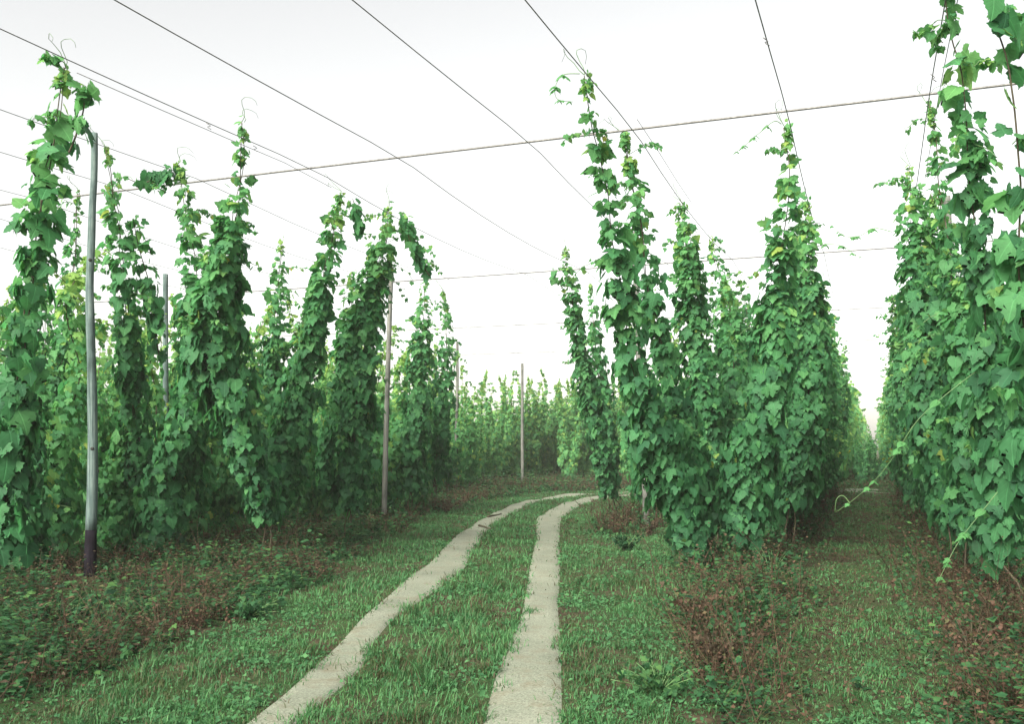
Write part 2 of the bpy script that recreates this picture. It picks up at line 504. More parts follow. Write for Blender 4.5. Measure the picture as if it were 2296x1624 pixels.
vs = bpy.context.scene.view_settings
vs.view_transform = 'Standard'
vs.look = 'None'
vs.exposure = 1.85
vs.gamma = 1
cy = bpy.context.scene.cycles
cy.max_bounces = 8
cy.diffuse_bounces = 6
cy.transmission_bounces = 4
cy.transparent_max_bounces = 4
cy.use_denoising = True

# ------------------------------------------------------------------ ground and the two wheel tracks
def ground_z(x, y):
    c, s = to_cs(x, y)
    z = 0.025 * np.sin(x * 1.1 + 0.6) * np.sin(y * 0.9 + 1.3) + 0.015 * np.sin(x * 2.7 + y * 1.9)
    return z - 0.03

# edges of the ruts as surveyed: (row v, left u, right u)
LEFT_RUT = [(1624, 545, 655), (1549, 640, 736), (1482, 706, 806), (1429, 768, 838), (1358, 846, 915), (1288, 926, 1020), (1235, 990, 1056),
            (1200, 1026, 1080), (1164, 1080, 1118), (1140, 1128, 1166), (1122, 1182, 1215), (1112, 1240, 1285), (1106, 1300, 1380)]
RIGHT_RUT = [(1624, 1088, 1252), (1549, 1108, 1252), (1482, 1130, 1252), (1429, 1150, 1252), (1393, 1166, 1250), (1369, 1174, 1248), (1340, 1180, 1248), (1288, 1188, 1252),
             (1235, 1198, 1252), (1200, 1205, 1252), (1164, 1206, 1256), (1147, 1222, 1273), (1129, 1264, 1306), (1118, 1303, 1346), (1112, 1345, 1420)]

def rut(survey, extra):
    L_, R_ = [], []
    for v, a, b in survey:
        L_.append(ground_pt(a, v)[:2]); R_.append(ground_pt(b, v)[:2])
    d0 = (L_[0] - L_[1]) / np.linalg.norm(L_[0] - L_[1])
    for _ in range(6):
        L_ = [L_[0] + d0 * 0.9] + L_; R_ = [R_[0] + d0 * 0.9] + R_
    for l, r in extra:
        L_.append(np.array(l, float)); R_.append(np.array(r, float))
    q = smooth_path(np.column_stack([np.array(L_), np.array(R_)]), 260)
    return q[:, :2], q[:, 2:]

RUTS = [rut(LEFT_RUT, [((9.5, 38.6), (9.6, 37.9)), ((24.0, 34.0), (23.8, 33.3))]),
        rut(RIGHT_RUT, [((8.6, 36.8), (8.5, 36.1)), ((23.4, 32.0), (23.2, 31.3))])]

def in_ruts(x, y, margin=0.0):
    """True where a point lies on bare track"""
    hit = np.zeros(len(x), bool)
    for l, r in RUTS:
        mid = (l + r) / 2
        wdt = np.linalg.norm(l - r, axis=1) / 2
        tan = unit(np.gradient(mid, axis=0))
        nor = np.column_stack([tan[:, 1], -tan[:, 0]])
        half = np.abs(np.sum((r - l) * nor, axis=1)) / 2
        for a in range(0, len(x), 60000):
            xs = np.column_stack([x[a:a + 60000], y[a:a + 60000]])
            sub = slice(None, None, 2)
            d2 = ((xs[:, None, :] - mid[None, sub]) ** 2).sum(2)
            k = d2.argmin(1) * 2
            lat = np.abs(((xs - mid[k]) * nor[k]).sum(1))
            hit[a:a + 60000] |= lat < half[k] + (margin[a:a + 60000] if np.ndim(margin) else margin)
    return hit

def build_ground():
    xs = np.unique(np.concatenate([np.linspace(-400, -40, 13), np.linspace(-40, -12, 29), np.linspace(-12, 12, 121), np.linspace(12, 40, 29), np.linspace(40, 400, 13)]))
    ys = np.unique(np.concatenate([np.linspace(-60, 0, 7), np.linspace(0, 26, 131), np.linspace(26, 60, 69), np.linspace(60, 900, 29)]))
    X, Y = np.meshgrid(xs, ys)
    near = np.clip((90 - np.hypot(X, Y)) / 30, 0, 1)
    Z = ground_z(X, Y) * near - 0.03 * (1 - near)
    v = np.column_stack([X.ravel(), Y.ravel(), Z.ravel()])
    nx, ny = len(xs), len(ys)
    i, j = np.meshgrid(np.arange(nx - 1), np.arange(ny - 1))
    a = (j * nx + i).ravel()
    f = np.column_stack([a, a + 1, a + nx + 1, a + nx]).ravel()
    o = link(bpy.data.objects.new('ground', raw_mesh('ground', v, f, np.full(len(a), 4), GROUND)))
    tag(o, kind='structure')
build_ground()

def haze():
    v = np.array([[x, y, z] for x in (-120, 200) for y in (-3, 420) for z in (-1.2, 9.0)], float)
    f = [0, 1, 3, 2, 4, 6, 7, 5, 0, 4, 5, 1, 2, 3, 7, 6, 0, 2, 6, 4, 1, 5, 7, 3]
    m = bpy.data.materials.new('evening_haze')
    nt, N, L = nodes(m)
    vol = N('ShaderNodeVolumePrincipled')
    vol.inputs['Color'].default_value = (0.97, 0.98, 0.93, 1)
    vol.inputs['Density'].default_value = 0.0008
    out = N('ShaderNodeOutputMaterial')
    L(vol.outputs['Volume'], out.inputs['Volume'])
    me = bpy.data.meshes.new('haze')
    me.from_pydata([tuple(p) for p in v], [], [f[i:i + 4] for i in range(0, 24, 4)])
    me.materials.append(m)
    tag(link(bpy.data.objects.new('haze', me)), kind='stuff')
haze()

def build_rut(l, r):
    rng = np.random.default_rng(3)
    n = len(l)
    k = 7
    t = np.linspace(-0.22, 1.22, k)
    p = l[:, None] * (1 - t)[None, :, None] + r[:, None] * t[None, :, None]
    z = ground_z(p[..., 0], p[..., 1]) + 0.014
    z[:, 0] -= 0.05; z[:, -1] -= 0.05
    v = np.concatenate([p, z[..., None]], axis=2).reshape(-1, 3)
    i, j = np.meshgrid(np.arange(k - 1), np.arange(n - 1))
    a = (j * k + i).ravel()
    f = np.column_stack([a, a + 1, a + k + 1, a + k]).ravel()
    o = link(bpy.data.objects.new('path', raw_mesh('path', v, f, np.full(len(a), 4), PATH)))
    tag(o, kind='structure')
for l, r in RUTS:
    build_rut(l, r)

# dark sticks lying across the left wheel track
def stick(u0, v0, u1, v1, label):
    a, b = ground_pt(u0, v0), ground_pt(u1, v1)
    t = np.linspace(0, 1, 6)[:, None]
    p = a + (b - a) * t
    p[:, 2] = ground_z(p[:, 0], p[:, 1]) + 0.035
    p[1:-1] += np.random.default_rng(int(u0)).normal(0, 0.015, (4, 3)) * [1, 1, 0.3]
    o = tubes_obj('stick', [(p, np.linspace(0.026, 0.015, 6), 6)], STEM)
    tag(o, label, 'stick', 'dark sticks on the left wheel track')
stick(1074, 1178, 1100, 1186, 'dark broken stick across the left wheel track, nearer of the two')
stick(1094, 1158, 1124, 1153, 'dark thin stick across the left wheel track, farther one by the bend')

# ------------------------------------------------------------------ poles
def pole(poly, label, mat, r_top, r_bot, tar_from=None, Y=10.0, pts3=None):
    """poly: list of (u, v) top to bottom, at depth Y"""
    pts = np.array([P(u, v, Y) for u, v in poly]) if pts3 is None else np.array(pts3, float)
    base = pts[-1].copy()
    e = empty('trellis_pole', base)
    loc = pts - base
    rng = np.random.default_rng(int(abs(base[0]) * 100) + 5)
    q = smooth_path(loc, 40)
    n = 14
    rr = np.linspace(r_top, r_bot, 40) * (1 + 0.03 * np.sin(np.arange(40) * 0.9) + rng.normal(0, 0.012, 40))
    if tar_from is not None:
        zt = P(0, tar_from, Y)[2] - base[2]
        k = int(np.argmin(abs(q[:, 2] - zt)))
        tubes_obj('tarred_foot', [(q[k:], rr[k:] * 1.01, n)], TAR, e)
        q, rr = q[:k + 1], rr[:k + 1]
    tubes_obj('post', [(q, rr, n)], mat, e)
    for i in (11, 27):
        if i < len(q) and r_bot > 0.05 and tar_from is not None:
            c = q[i] + np.array([0.3, -0.95, 0]) * rr[i] * 0.86
            th = np.linspace(0, 1, 4)[:, None]
            tubes_obj('knot', [(c + np.array([0.02, -0.06, 0]) * th * 0.35, np.array([0.022, 0.024, 0.018, 0.006]), 8)], KNOT, e)
    tag(e, label, 'pole', 'wooden trellis poles')
    return e

def zfix(Y, u, ztop, zbot=-0.1):
    return [P(u, VH + (EYE - z) / Y * F, Y) for z in (ztop, ztop * 0.66, ztop * 0.33, zbot)]

pole([(212, 298), (211, 394), (207, 467), (205, 540), (201, 640), (203, 740), (206, 850), (208, 1000), (207, 1100), (204, 1190), (201, 1320)],
     'tall grey weathered pole with a black tarred foot, standing in front of the left vines', WOOD_GREY, 0.040, 0.078, 1175, 12.6)
pole(None, 'bare grey-brown pole beside the big dark vine, its foot at the grass', WOOD_PINK, 0.05, 0.065,
     pts3=[P(878, 600, 22.0), P(872, 760, 22.0), P(866, 960, 22.0), P(861, 1175, 22.0)])
pole(None, 'thin bare pole rising clear of the vines above the bend of the track', WOOD_PINK, 0.055, 0.07, pts3=[P(1025, 768, 35), P(1025, 900, 35), P(1023, 1000, 35), P(1023, 1110, 35)])
pole(None, 'distant thin pole with leaves at its top, behind the bend of the track', WOOD_PINK, 0.06, 0.075, pts3=[P(1171, 815, 44), P(1171, 900, 44), P(1171, 1000, 44), P(1172, 1088, 44)])
pole(None, 'greenish pole top showing behind the vines right of the tall grey pole', WOOD_GREY, 0.055, 0.07, pts3=[P(371, 615, 21), P(371, 800, 21), P(373, 1000, 21), P(374, 1180, 21)])
pole(None, 'far pole half hidden among the vines left of the big leafy vine', WOOD_PINK, 0.06, 0.08, pts3=[P(742, 795, 40), P(742, 900, 40), P(743, 1000, 40), P(744, 1095, 40)])
pole(None, 'pale brown pole wrapped by vines right of the bend of the track', WOOD_PINK, 0.055, 0.07, pts3=[P(1424, 520, 20.6), P(1428, 700, 20.6), P(1442, 1000, 20.6), P(1450, 1185, 20.6)])
pole(None, 'grey-brown pole among the vines on the right side of the grassy aisle', WOOD_PINK, 0.06, 0.075, pts3=[P(2122, 440, 15.2), P(2128, 600, 15.2), P(2132, 900, 15.2), P(2134, 1250, 15.2)])

# ------------------------------------------------------------------ wires
def wire(pts, r, label, group, ties=()):
    o = tubes_obj('trellis_wire', [(np.array(pts), r * 0.78, 6)], WIRE)
    tag(o, label, 'wire', group)
    for p in ties:
        a = np.array([[-0.03, 0, 0.03], [0.02, 0.01, 0.0], [-0.015, -0.01, -0.02], [0.03, 0.0, -0.045]]) + np.array(p)
        tubes_obj('wire_tie', [(smooth_path(a, 9), 0.0045, 5)], WIRE, o)
    return o

S_A = 11.45
CROSS = [S_A, 20.1, 28.7, 37.3, 49.0, 58.0]
def row_wire(c, label, s0=1.0, s1=60.0, r=0.0065, ties=()):
    sup = [-6.0] + CROSS + [70.0]
    pts = []
    for s in np.arange(s0, s1, 1.2):
        k = np.searchsorted(sup, s) - 1
        t = (s - sup[k]) / (sup[k + 1] - sup[k])
        pts.append(CS(c, s, HW - 0.16 * 4 * t * (1 - t)))
    wire(pts, r, label, 'wires running along the hop rows', [CS(c, s, HW - 0.1) for s in ties])

row_wire(-7.28, 'long wire from the upper left corner down over the left vines', ties=(9.2, 10.1), r=0.0065)
row_wire(-7.46, 'thin lower wire paired with the upper left corner wire above the left vines', s0=7.4, s1=13.0, r=0.005)
row_wire(-5.915, 'second long wire from the top left, slanting down through open sky', r=0.007)
row_wire(-4.075, 'wire slanting through open sky left of the tallest right vine', r=0.0065)
row_wire(-2.734, 'wire meeting the top of the tallest vine right of the track', r=0.0075)
row_wire(-2.60, 'thin wire close beside the wire of the tallest right vine', s0=11.0, s1=15.4, r=0.005)
row_wire(-0.934, 'steep wire above the vine at the left side of the grassy aisle', r=0.0075, ties=(9.1,))
row_wire(0.564, 'steep wire above the vines at the right side of the grassy aisle', r=0.007, ties=(9.6, 10.6))
row_wire(0.66, 'thin twin of the steep wire at the right side of the aisle', s0=8.4, s1=14.6, r=0.005)
row_wire(2.36, 'wire above the vines at the right edge', r=0.0065)
for i, c in enumerate((-9.1, -10.5, -12.2, -13.7, -15.4)):
    row_wire(c, ('%s faint wire behind the upper left corner wire, over the left field' % ('first', 'second', 'third', 'fourth', 'fifth')[i]), s0=4, s1=50, r=0.0055)

def cross_wire(s, label, r, c0=-20.0, c1=9.0, left_bend=0.0):
    pts = []
    for c in np.arange(c0, c1, 0.8):
        z = HW + 0.02
        if left_bend and c < -8.6:
            z -= left_bend * min(1.0, (-8.6 - c) / 1.8)
        pts.append(CS(c, s, z))
    wire(pts, r, label, 'cross wires over the hop rows')
cross_wire(S_A, 'nearest thick cross wire spanning the whole sky', 0.0175, left_bend=0.0)
cross_wire(CROSS[1], 'second cross wire over the bend of the track, lower in the sky', 0.0185)
cross_wire(CROSS[2], 'faint third cross wire low over the distant vines', 0.016)
cross_wire(CROSS[3], 'faintest cross wire over the end of the grassy aisle', 0.016)

# ------------------------------------------------------------------ near hop plants, one by one
def hop_plant(label, stems, Yt, Yb, size=0.18, cover=2.6, tier_to=0.45, young_to=0.3, shoots=8, root=None, small_top=0.75, hang=(), group='hop plants', node=0.3, wscale=0.78):
    """stems: list of polylines (u, v, half width) top to bottom, surveyed; the plant's depth runs from Yt (top) to Yb (foot)"""
    rng = np.random.default_rng(abs(hash(label)) % (2 ** 31) if False else sum(ord(ch) * (i + 3) for i, ch in enumerate(label)))
    v_top = min(p[1] for st in stems for p in st); v_bot = max(p[1] for st in stems for p in st)
    def depth(v):
        t = (v - v_top) / (v_bot - v_top)
        return Yt + (Yb - Yt) * t
    if root is None:
        ub = stems[0][-1][0]
        root = P(ub, VH + EYE * F / Yb, Yb)
    root = np.array(root, float); root[2] = 0.0
    size = size * (0.62 if group == GR else 0.66)
    e = empty('hop_plant', root)
    tris = Tris(); tubes = []; green = []
    for k, st in enumerate(stems):
        pts = np.array([P(u, v, depth(v)) for u, v, w_ in st]) - root
        rr = np.array([w_ / F * depth(v) * wscale for u, v, w_ in st])
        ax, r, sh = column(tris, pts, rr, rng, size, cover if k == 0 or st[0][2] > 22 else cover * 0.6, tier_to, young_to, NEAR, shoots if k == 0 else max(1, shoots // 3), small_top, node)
        path = wiggle(ax[::2], rng, 0.02)
        if k == 0:
            path = np.concatenate([path, smooth_path(np.array([path[-1], path[-1] * 0.5 + np.array([0.05, 0, 0.05]), [0, 0, -0.05]]), 6)[1:]])
        tubes.append((path, np.linspace(0.005, 0.011, len(path)), 6))
        if k == 0 and pts[-1][2] > 0.25 and group != 'hop plants along the right side of the aisle':
            path2 = wiggle(ax[::2], rng, 0.03, 5.0)
            path2 = np.concatenate([path2, [path2[-1] * 0.4 + np.array([-0.08, 0.05, 0.0]), [-0.06, 0.04, -0.05]]])
            tubes.append((path2, np.linspace(0.004, 0.012, len(path2)), 5))
        green += [(p, r_, 4) for p, r_ in sh]
        # curling leaders above the top
        if k == 0:
            for _ in range(2):
                o = unit(rng.normal(0, 1, 3)) * [1, 1, 0]
                s = np.linspace(0, 1, 9)[:, None]
                green.append((ax[0] + o * (0.30 * s) + np.array([0, 0, 0.34]) * np.sin(s * 2.4) * rng.uniform(0.4, 1.0) + 0.05 * np.hstack([np.cos(s * 7) - 1, np.sin(s * 7), 0 * s]) + rng.normal(0, 0.012, (9, 3)).cumsum(0) * 0.6, np.linspace(0.0045, 0.002, 9), 4))
    tris.obj('foliage', HOP, e)
    for tb in tubes:
        tubes_obj('bine', [tb], STEM, e)
    for tb in green:
        tubes_obj('tendril', [tb], SHOOT, e)
    for (poly, d0, d1, lab) in hang:
        hp = np.array([P(u, v, d0 + (d1 - d0) * i / max(1, len(poly) - 1)) for i, (u, v) in enumerate(poly)]) - root
        hp = smooth_path(hp, 26)
        ho = tubes_obj('hanging_shoot', [(hp, np.linspace(0.0042, 0.0022, 26) * max(1.0, d0 / 9.0), 6)], SHOOT, e)
        ho['label'] = lab
        ht = Tris()
        for i in () if len(poly) < 5 else (7, 13, 14, 19, 20, 23):
            for sgn in (1, -1):
                o = unit(np.array([sgn * 0.8, rng.normal(0, 0.4), -0.2]))
                place(ht, HI, hp[i][None], (o + np.array([0, 0, -0.35]))[None], np.array([[0, -0.4, 0.9]]), np.array([0.12 * (1.1 - i / 34)]), np.array([0.6]), rng)
        if ht.n:
            ht.obj('shoot_leaves', HOP, ho)
    tag(e, label, 'hop plant', group)
    return e

GL = 'hop plants left of the track'
GR = 'hop plants right of the track'

hop_plant('tall open vine with large leaves left of the grey pole',
    [[(150, 152, 26), (128, 260, 42), (108, 370, 52), (92, 480, 52), (78, 590, 45), (58, 720, 48), (38, 900, 58), (15, 1080, 70), (0, 1230, 80)],
     [(172, 180, 20), (192, 235, 22), (176, 300, 22), (155, 345, 28)]], 9.7, 10.0, size=0.24, cover=2.6, tier_to=0.62, root=P(-20, 1360, 10.0), shoots=4, node=0.36, small_top=0.9)
hop_plant('thin sparse vine with small leaves showing just left of the grey pole',
    [[(176, 430, 8), (172, 500, 14), (163, 600, 18), (155, 680, 26), (140, 800, 42), (125, 950, 50), (105, 1120, 55)]], 15.5, 16.5, size=0.17, cover=1.8, tier_to=0.6, shoots=5, group=GL)
hop_plant('vine just right of the grey pole, bare stem on top, dark leaves below',
    [[(236, 335, 18), (252, 395, 32), (256, 440, 22), (263, 490, 34), (272, 570, 36), (280, 640, 40), (286, 720, 36), (292, 820, 42), (302, 920, 46), (312, 1010, 55), (320, 1100, 60)],
     [(300, 490, 14), (318, 570, 28), (335, 650, 28), (350, 740, 26), (362, 810, 22)]], 12.8, 15.5, size=0.20, cover=1.9, tier_to=0.6, group=GL, shoots=7)
hop_plant('bushy vine whose lowest leaves spill onto the weeds right of the grey pole',
    [[(400, 368, 18), (412, 430, 32), (422, 500, 34), (436, 590, 44), (448, 690, 56), (455, 800, 72), (440, 900, 78), (415, 1000, 76), (380, 1100, 78), (350, 1200, 82), (330, 1240, 70)],
     [(290, 402, 10), (320, 412, 16), (350, 398, 22), (385, 392, 18)]], 13.2, 14.8, size=0.20, cover=2.3, tier_to=0.42, group=GL, shoots=9)
hop_plant('tallest thick vine of the left field, leafy from the wire down to the ground',
    [[(545, 275, 20), (543, 345, 26), (535, 430, 34), (524, 500, 42), (508, 580, 56), (496, 680, 66), (495, 780, 74), (510, 880, 80), (545, 990, 72), (580, 1090, 60), (600, 1165, 42)],
     [(470, 560, 30), (462, 660, 36), (452, 760, 44), (440, 860, 52)]], 11.8, 14.2, size=0.19, cover=2.5, tier_to=0.36, group=GL, shoots=12)
hop_plant('small vine with tiered leaves in the gap right of the tallest left vine',
    [[(632, 548, 16), (624, 610, 26), (620, 690, 34), (614, 780, 38), (606, 870, 46), (598, 970, 56), (592, 1070, 60)]], 18.6, 20, size=0.20, cover=1.9, tier_to=0.6, group=GL, shoots=6)
hop_plant('vine leaning left with a bent drooping tip, middle of the left field',
    [[(766, 432, 24), (752, 490, 30), (738, 570, 34), (720, 650, 36), (708, 730, 36), (692, 815, 42), (668, 910, 58), (645, 1000, 66), (628, 1090, 60), (615, 1140, 40)],
     [(788, 445, 12), (800, 490, 15), (808, 525, 10)]], 14.8, 16.2, size=0.19, cover=2.2, tier_to=0.3, group=GL, shoots=7)
hop_plant('big dense dark vine beside the bare pole left of the bend',
    [[(872, 462, 34), (866, 530, 40), (846, 610, 40), (826, 700, 44), (812, 800, 52), (802, 900, 58), (792, 1000, 60), (784, 1090, 54), (780, 1140, 42)],
     [(790, 610, 24), (788, 700, 30), (778, 800, 36), (765, 910, 42), (750, 1010, 46), (735, 1090, 40)],
     [(900, 478, 14), (918, 530, 20), (938, 575, 16), (962, 620, 12)]], 15.6, 17.3, size=0.19, cover=2.6, tier_to=0.22, group=GL, shoots=12)
hop_plant('vine directly right of the bare pole left of the bend',
    [[(955, 630, 22), (950, 690, 28), (946, 770, 32), (940, 850, 38), (932, 950, 44), (926, 1040, 46), (920, 1100, 40)]], 23.0, 23.6, size=0.20, cover=2.2, tier_to=0.4, group=GL, shoots=8)
hop_plant('slim vine with small tiered leaves, rightmost of the left field before the open sky',
    [[(992, 650, 12), (1000, 720, 22), (998, 800, 26), (990, 890, 34), (982, 980, 42), (975, 1070, 44)]], 25.0, 26, size=0.19, cover=1.9, tier_to=0.6, group=GL, shoots=6)
hop_plant('low light green vine between the leaning vine and the big dense vine',
    [[(685, 690, 14), (672, 760, 26), (660, 840, 36), (648, 930, 46), (640, 1040, 55)]], 19.0, 19.5, size=0.19, cover=2.0, tier_to=0.5, group=GL, shoots=6)
hop_plant('dark low vine at the left edge under the large open leaves',
    [[(70, 760, 20), (62, 860, 40), (58, 960, 52), (56, 1080, 62), (60, 1200, 66), (64, 1270, 50)]], 12.2, 12.6, size=0.19, cover=2.2, tier_to=0.3, group=GL, shoots=7)
hop_plant('sparse light vine with a few leaf tiers at the left, behind the open large-leaved vine',
    [[(95, 590, 12), (92, 660, 24), (100, 740, 30), (96, 840, 36), (90, 960, 46), (90, 1090, 52)]], 17.5, 18, size=0.18, cover=1.8, tier_to=0.6, group=GL, shoots=5)

# right of the track
hop_plant('tallest slender vine right of the track, its bare curling tip above the first cross wire',
    [[(1310, 168, 12), (1318, 205, 22), (1326, 255, 28), (1332, 300, 14), (1340, 335, 26), (1346, 375, 28), (1358, 425, 40), (1366, 465, 30), (1372, 510, 42), (1384, 590, 46), (1398, 690, 48), (1412, 790, 54), (1438, 890, 76), (1470, 990, 90), (1508, 1090, 86), (1545, 1190, 72), (1566, 1255, 56)]],
    9.9, 13.3, size=0.21, cover=2.3, tier_to=0.75, group=GR, root=ground_pt(1600, 1275), shoots=7, node=0.34, small_top=0.85,
    hang=[([(1300, 165), (1262, 168), (1245, 195), (1250, 222), (1285, 228)], 9.9, 9.9, 'bare curling tip loop in the sky')])
hop_plant('second slender vine just right of the tallest one, tiered leaves over the pale pole',
    [[(1396, 298, 24), (1408, 350, 32), (1416, 390, 20), (1424, 440, 34), (1436, 520, 36), (1448, 600, 36), (1462, 690, 36), (1480, 770, 40), (1502, 860, 48), (1526, 950, 56), (1548, 1040, 58), (1572, 1130, 50), (1590, 1200, 36)]],
    11.9, 13.8, size=0.20, cover=2.3, tier_to=0.7, group=GR, root=ground_pt(1605, 1275), shoots=6)
hop_plant('dense dark vine in the middle of the right clump under the paired wires',
    [[(1528, 455, 28), (1536, 520, 40), (1545, 600, 44), (1552, 700, 48), (1566, 800, 54), (1580, 900, 62), (1592, 1000, 66), (1602, 1090, 60), (1606, 1160, 40)]],
    15.2, 16.4, size=0.18, cover=2.6, tier_to=0.2, group=GR, shoots=10)
hop_plant('lighter looser vine filling the gap right of the dense dark vine',
    [[(1592, 535, 18), (1608, 610, 30), (1628, 700, 42), (1642, 800, 48), (1650, 900, 52), (1652, 1000, 54), (1650, 1090, 46)],
     [(1655, 620, 14), (1672, 690, 26), (1680, 780, 32), (1684, 880, 36)]], 19, 19.6, size=0.19, cover=1.9, tier_to=0.5, group=GR, shoots=8)
hop_plant('tall leafy vine at the left mouth of the grassy aisle, leaning over a V-shaped foot',
    [[(1760, 285, 10), (1766, 320, 18), (1770, 365, 32), (1768, 410, 22), (1764, 450, 36), (1757, 530, 42), (1750, 610, 44), (1740, 700, 50), (1730, 800, 66), (1716, 900, 78), (1698, 1000, 86), (1676, 1090, 82), (1660, 1180, 78), (1655, 1255, 60)]],
    11.7, 13.4, size=0.20, cover=2.3, tier_to=0.3, group=GR, root=ground_pt(1612, 1280), shoots=9, small_top=0.85,
    hang=[([(1752, 278), (1735, 272), (1700, 300), (1665, 330), (1645, 345)], 11.7, 11.6, 'thin bare side shoot pointing left in the sky')])
hop_plant('broad dense vine behind the V-footed one, on the left side of the grassy aisle',
    [[(1802, 448, 28), (1806, 520, 38), (1808, 610, 44), (1814, 710, 52), (1812, 820, 62), (1806, 940, 70), (1790, 1050, 66), (1775, 1130, 50)]],
    15.3, 15.9, size=0.19, cover=2.6, tier_to=0.15, group=GR, shoots=10,
    hang=[([(1815, 560), (1850, 548), (1890, 552), (1915, 570), (1935, 578)], 15.2, 14.6, 'thin shoot reaching right over the aisle')])
hop_plant('slim dark vine at the right edge of the bend, bottom hanging clear of the grass',
    [[(1268, 558, 18), (1276, 630, 24), (1286, 700, 26), (1300, 780, 27), (1315, 860, 30), (1332, 940, 33), (1348, 1010, 34), (1360, 1070, 32), (1372, 1115, 24)],
     [(1246, 600, 12), (1240, 640, 8)]], 19.3, 21.6, size=0.185, cover=2.3, tier_to=0.35, group=GR, root=ground_pt(1402, 1165), shoots=7)
hop_plant('pale tiered vine close behind the slim dark vine at the bend',
    [[(1322, 640, 10), (1330, 710, 20), (1336, 790, 26), (1346, 870, 30), (1358, 960, 34), (1372, 1050, 34)]], 24.5, 25, size=0.2, cover=1.9, tier_to=0.6, group=GR, shoots=5)

GE = 'hop plants along the right side of the aisle'
hop_plant('near vine with large leaves at the right edge, thick dark stem showing',
    [[(2118, -70, 40), (2128, 20, 44), (2138, 90, 48), (2152, 150, 30), (2156, 205, 46), (2160, 250, 26), (2166, 310, 44), (2178, 400, 40), (2188, 490, 46), (2194, 580, 46), (2204, 680, 52), (2218, 780, 58), (2232, 880, 66), (2240, 980, 66), (2240, 1080, 60), (2236, 1180, 54), (2232, 1260, 34)]],
    8.0, 9.6, size=0.215, cover=2.0, tier_to=0.5, group=GE, root=CS(1.37, 9.6), shoots=8, small_top=0.95,
    hang=[([(2218, 812), (2140, 870), (2060, 940), (2010, 1015), (1985, 1050), (1950, 1090), (1905, 1128), (1872, 1150)], 9.0, 9.6, 'long pale green shoot hanging into the aisle'),
          ([(1905, 1128), (1890, 1112), (1876, 1120), (1872, 1148)], 9.55, 9.6, 'curled pale tip of the hanging shoot'),
          ([(2252, 1085), (2200, 1150), (2150, 1215), (2118, 1275), (2100, 1312)], 8.8, 8.6, 'pale shoot trailing over the dry weeds')])
hop_plant('nearest vine cut by the right edge of the picture, biggest leaves of all',
    [[(2225, 20, 20), (2245, 70, 40), (2262, 130, 44), (2268, 200, 24), (2275, 340, 44), (2285, 420, 30), (2290, 520, 44), (2292, 640, 50), (2296, 760, 54), (2300, 880, 60), (2310, 1000, 64), (2320, 1120, 60)],
     [(2216, -60, 36), (2225, -10, 40), (2240, 60, 30)]], 6.2, 7.0, size=0.25, cover=1.4, tier_to=0.7, group=GE, shoots=3, small_top=1.0, node=0.36)
hop_plant('vine with tiered tops just left of the pole on the right side of the aisle',
    [[(2040, 372, 20), (2044, 430, 36), (2050, 490, 42), (2056, 560, 46), (2060, 640, 54), (2070, 740, 60), (2082, 850, 66), (2094, 950, 70), (2110, 1040, 66), (2120, 1110, 56), (2126, 1170, 36)]],
    13.6, 12.2, size=0.18, cover=2.3, tier_to=0.3, group=GE, shoots=10,
    hang=[([(2000, 520), (1960, 512), (1925, 530), (1890, 528), (1860, 500)], 13.5, 13.8, 'thin bare shoot reaching left over the aisle')])
hop_plant('thin bare string of a vine with few leaves in front of the right pole',
    [[(2082, 235, 6), (2092, 290, 8), (2100, 350, 18), (2106, 400, 16), (2116, 455, 22), (2122, 520, 20), (2130, 620, 30), (2138, 720, 40), (2150, 850, 50), (2160, 980, 55)]],
    11.4, 11.2, size=0.15, cover=1.6, tier_to=0.7, group=GE, shoots=4)
hop_plant('leafy vine between the right pole and the near large-leaved vine',
    [[(2168, 560, 24), (2166, 660, 40), (2168, 780, 56), (2172, 900, 66), (2176, 1010, 66), (2182, 1110, 60), (2190, 1210, 40)]], 10.9, 10.6, size=0.18, cover=2.3, tier_to=0.2, group=GE, shoots=8)

# ------------------------------------------------------------------ hop plants by the row: a few plants grown once, then copied
def variant(seed, loose, far=False):
    """one plant: two bines from one root to the two wires of its row; loose plants thin out into leaf tiers above head height"""
    rng = np.random.default_rng(seed)
    tris = Tris(); tubes = []
    for sgn in (-1, 1):
        h = 5.35 - rng.uniform(0, 1.1 if loose else 0.7)
        px = sgn * 0.85 * h / HW
        pts = np.array([[px, rng.normal(0, 0.3), h], [px * 0.86, rng.normal(0, 0.2), h * 0.82], [px * 0.68, rng.normal(0, 0.12), h * 0.60],
                        [px * 0.5, 0, h * 0.38], [px * 0.34, 0, 1.0], [px * 0.2, 0, 0.15]])
        rr = np.array([0.07, 0.11, 0.18, 0.30, 0.38, 0.30]) if loose else np.array([0.09, 0.19, 0.30, 0.37, 0.42, 0.32])
        if far: rr = np.array([0.05, 0.08, 0.16, 0.32, 0.44, 0.34])
        rr = rr * rng.uniform(0.85, 1.2)
        if far:
            ax, r, sh = column(tris, pts, rr, rng, 0.140, 2.1, 0.6, 0.4, HI, 5, 0.75, pale=0.16, fade=0.06)  # paler, evener tint puts the hazy light of distance into the leaf colour
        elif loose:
            ax, r, sh = column(tris, pts, rr, rng, 0.140, 1.6, 0.68, 0.45, HI, 7, 0.75, pale=0.24)  # lighter leaf tint paints in the brightness of the hazy-lit background
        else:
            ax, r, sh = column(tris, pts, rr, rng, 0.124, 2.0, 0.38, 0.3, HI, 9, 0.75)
        path = np.concatenate([wiggle(ax[::3], rng, 0.02), [[px * 0.05, 0, -0.05]]])
        tubes.append((path, np.linspace(0.006, 0.014, len(path)), 5))
    return tris.mesh('foliage', HOP), [tubes_mesh('bine', [t], STEM) for t in tubes]

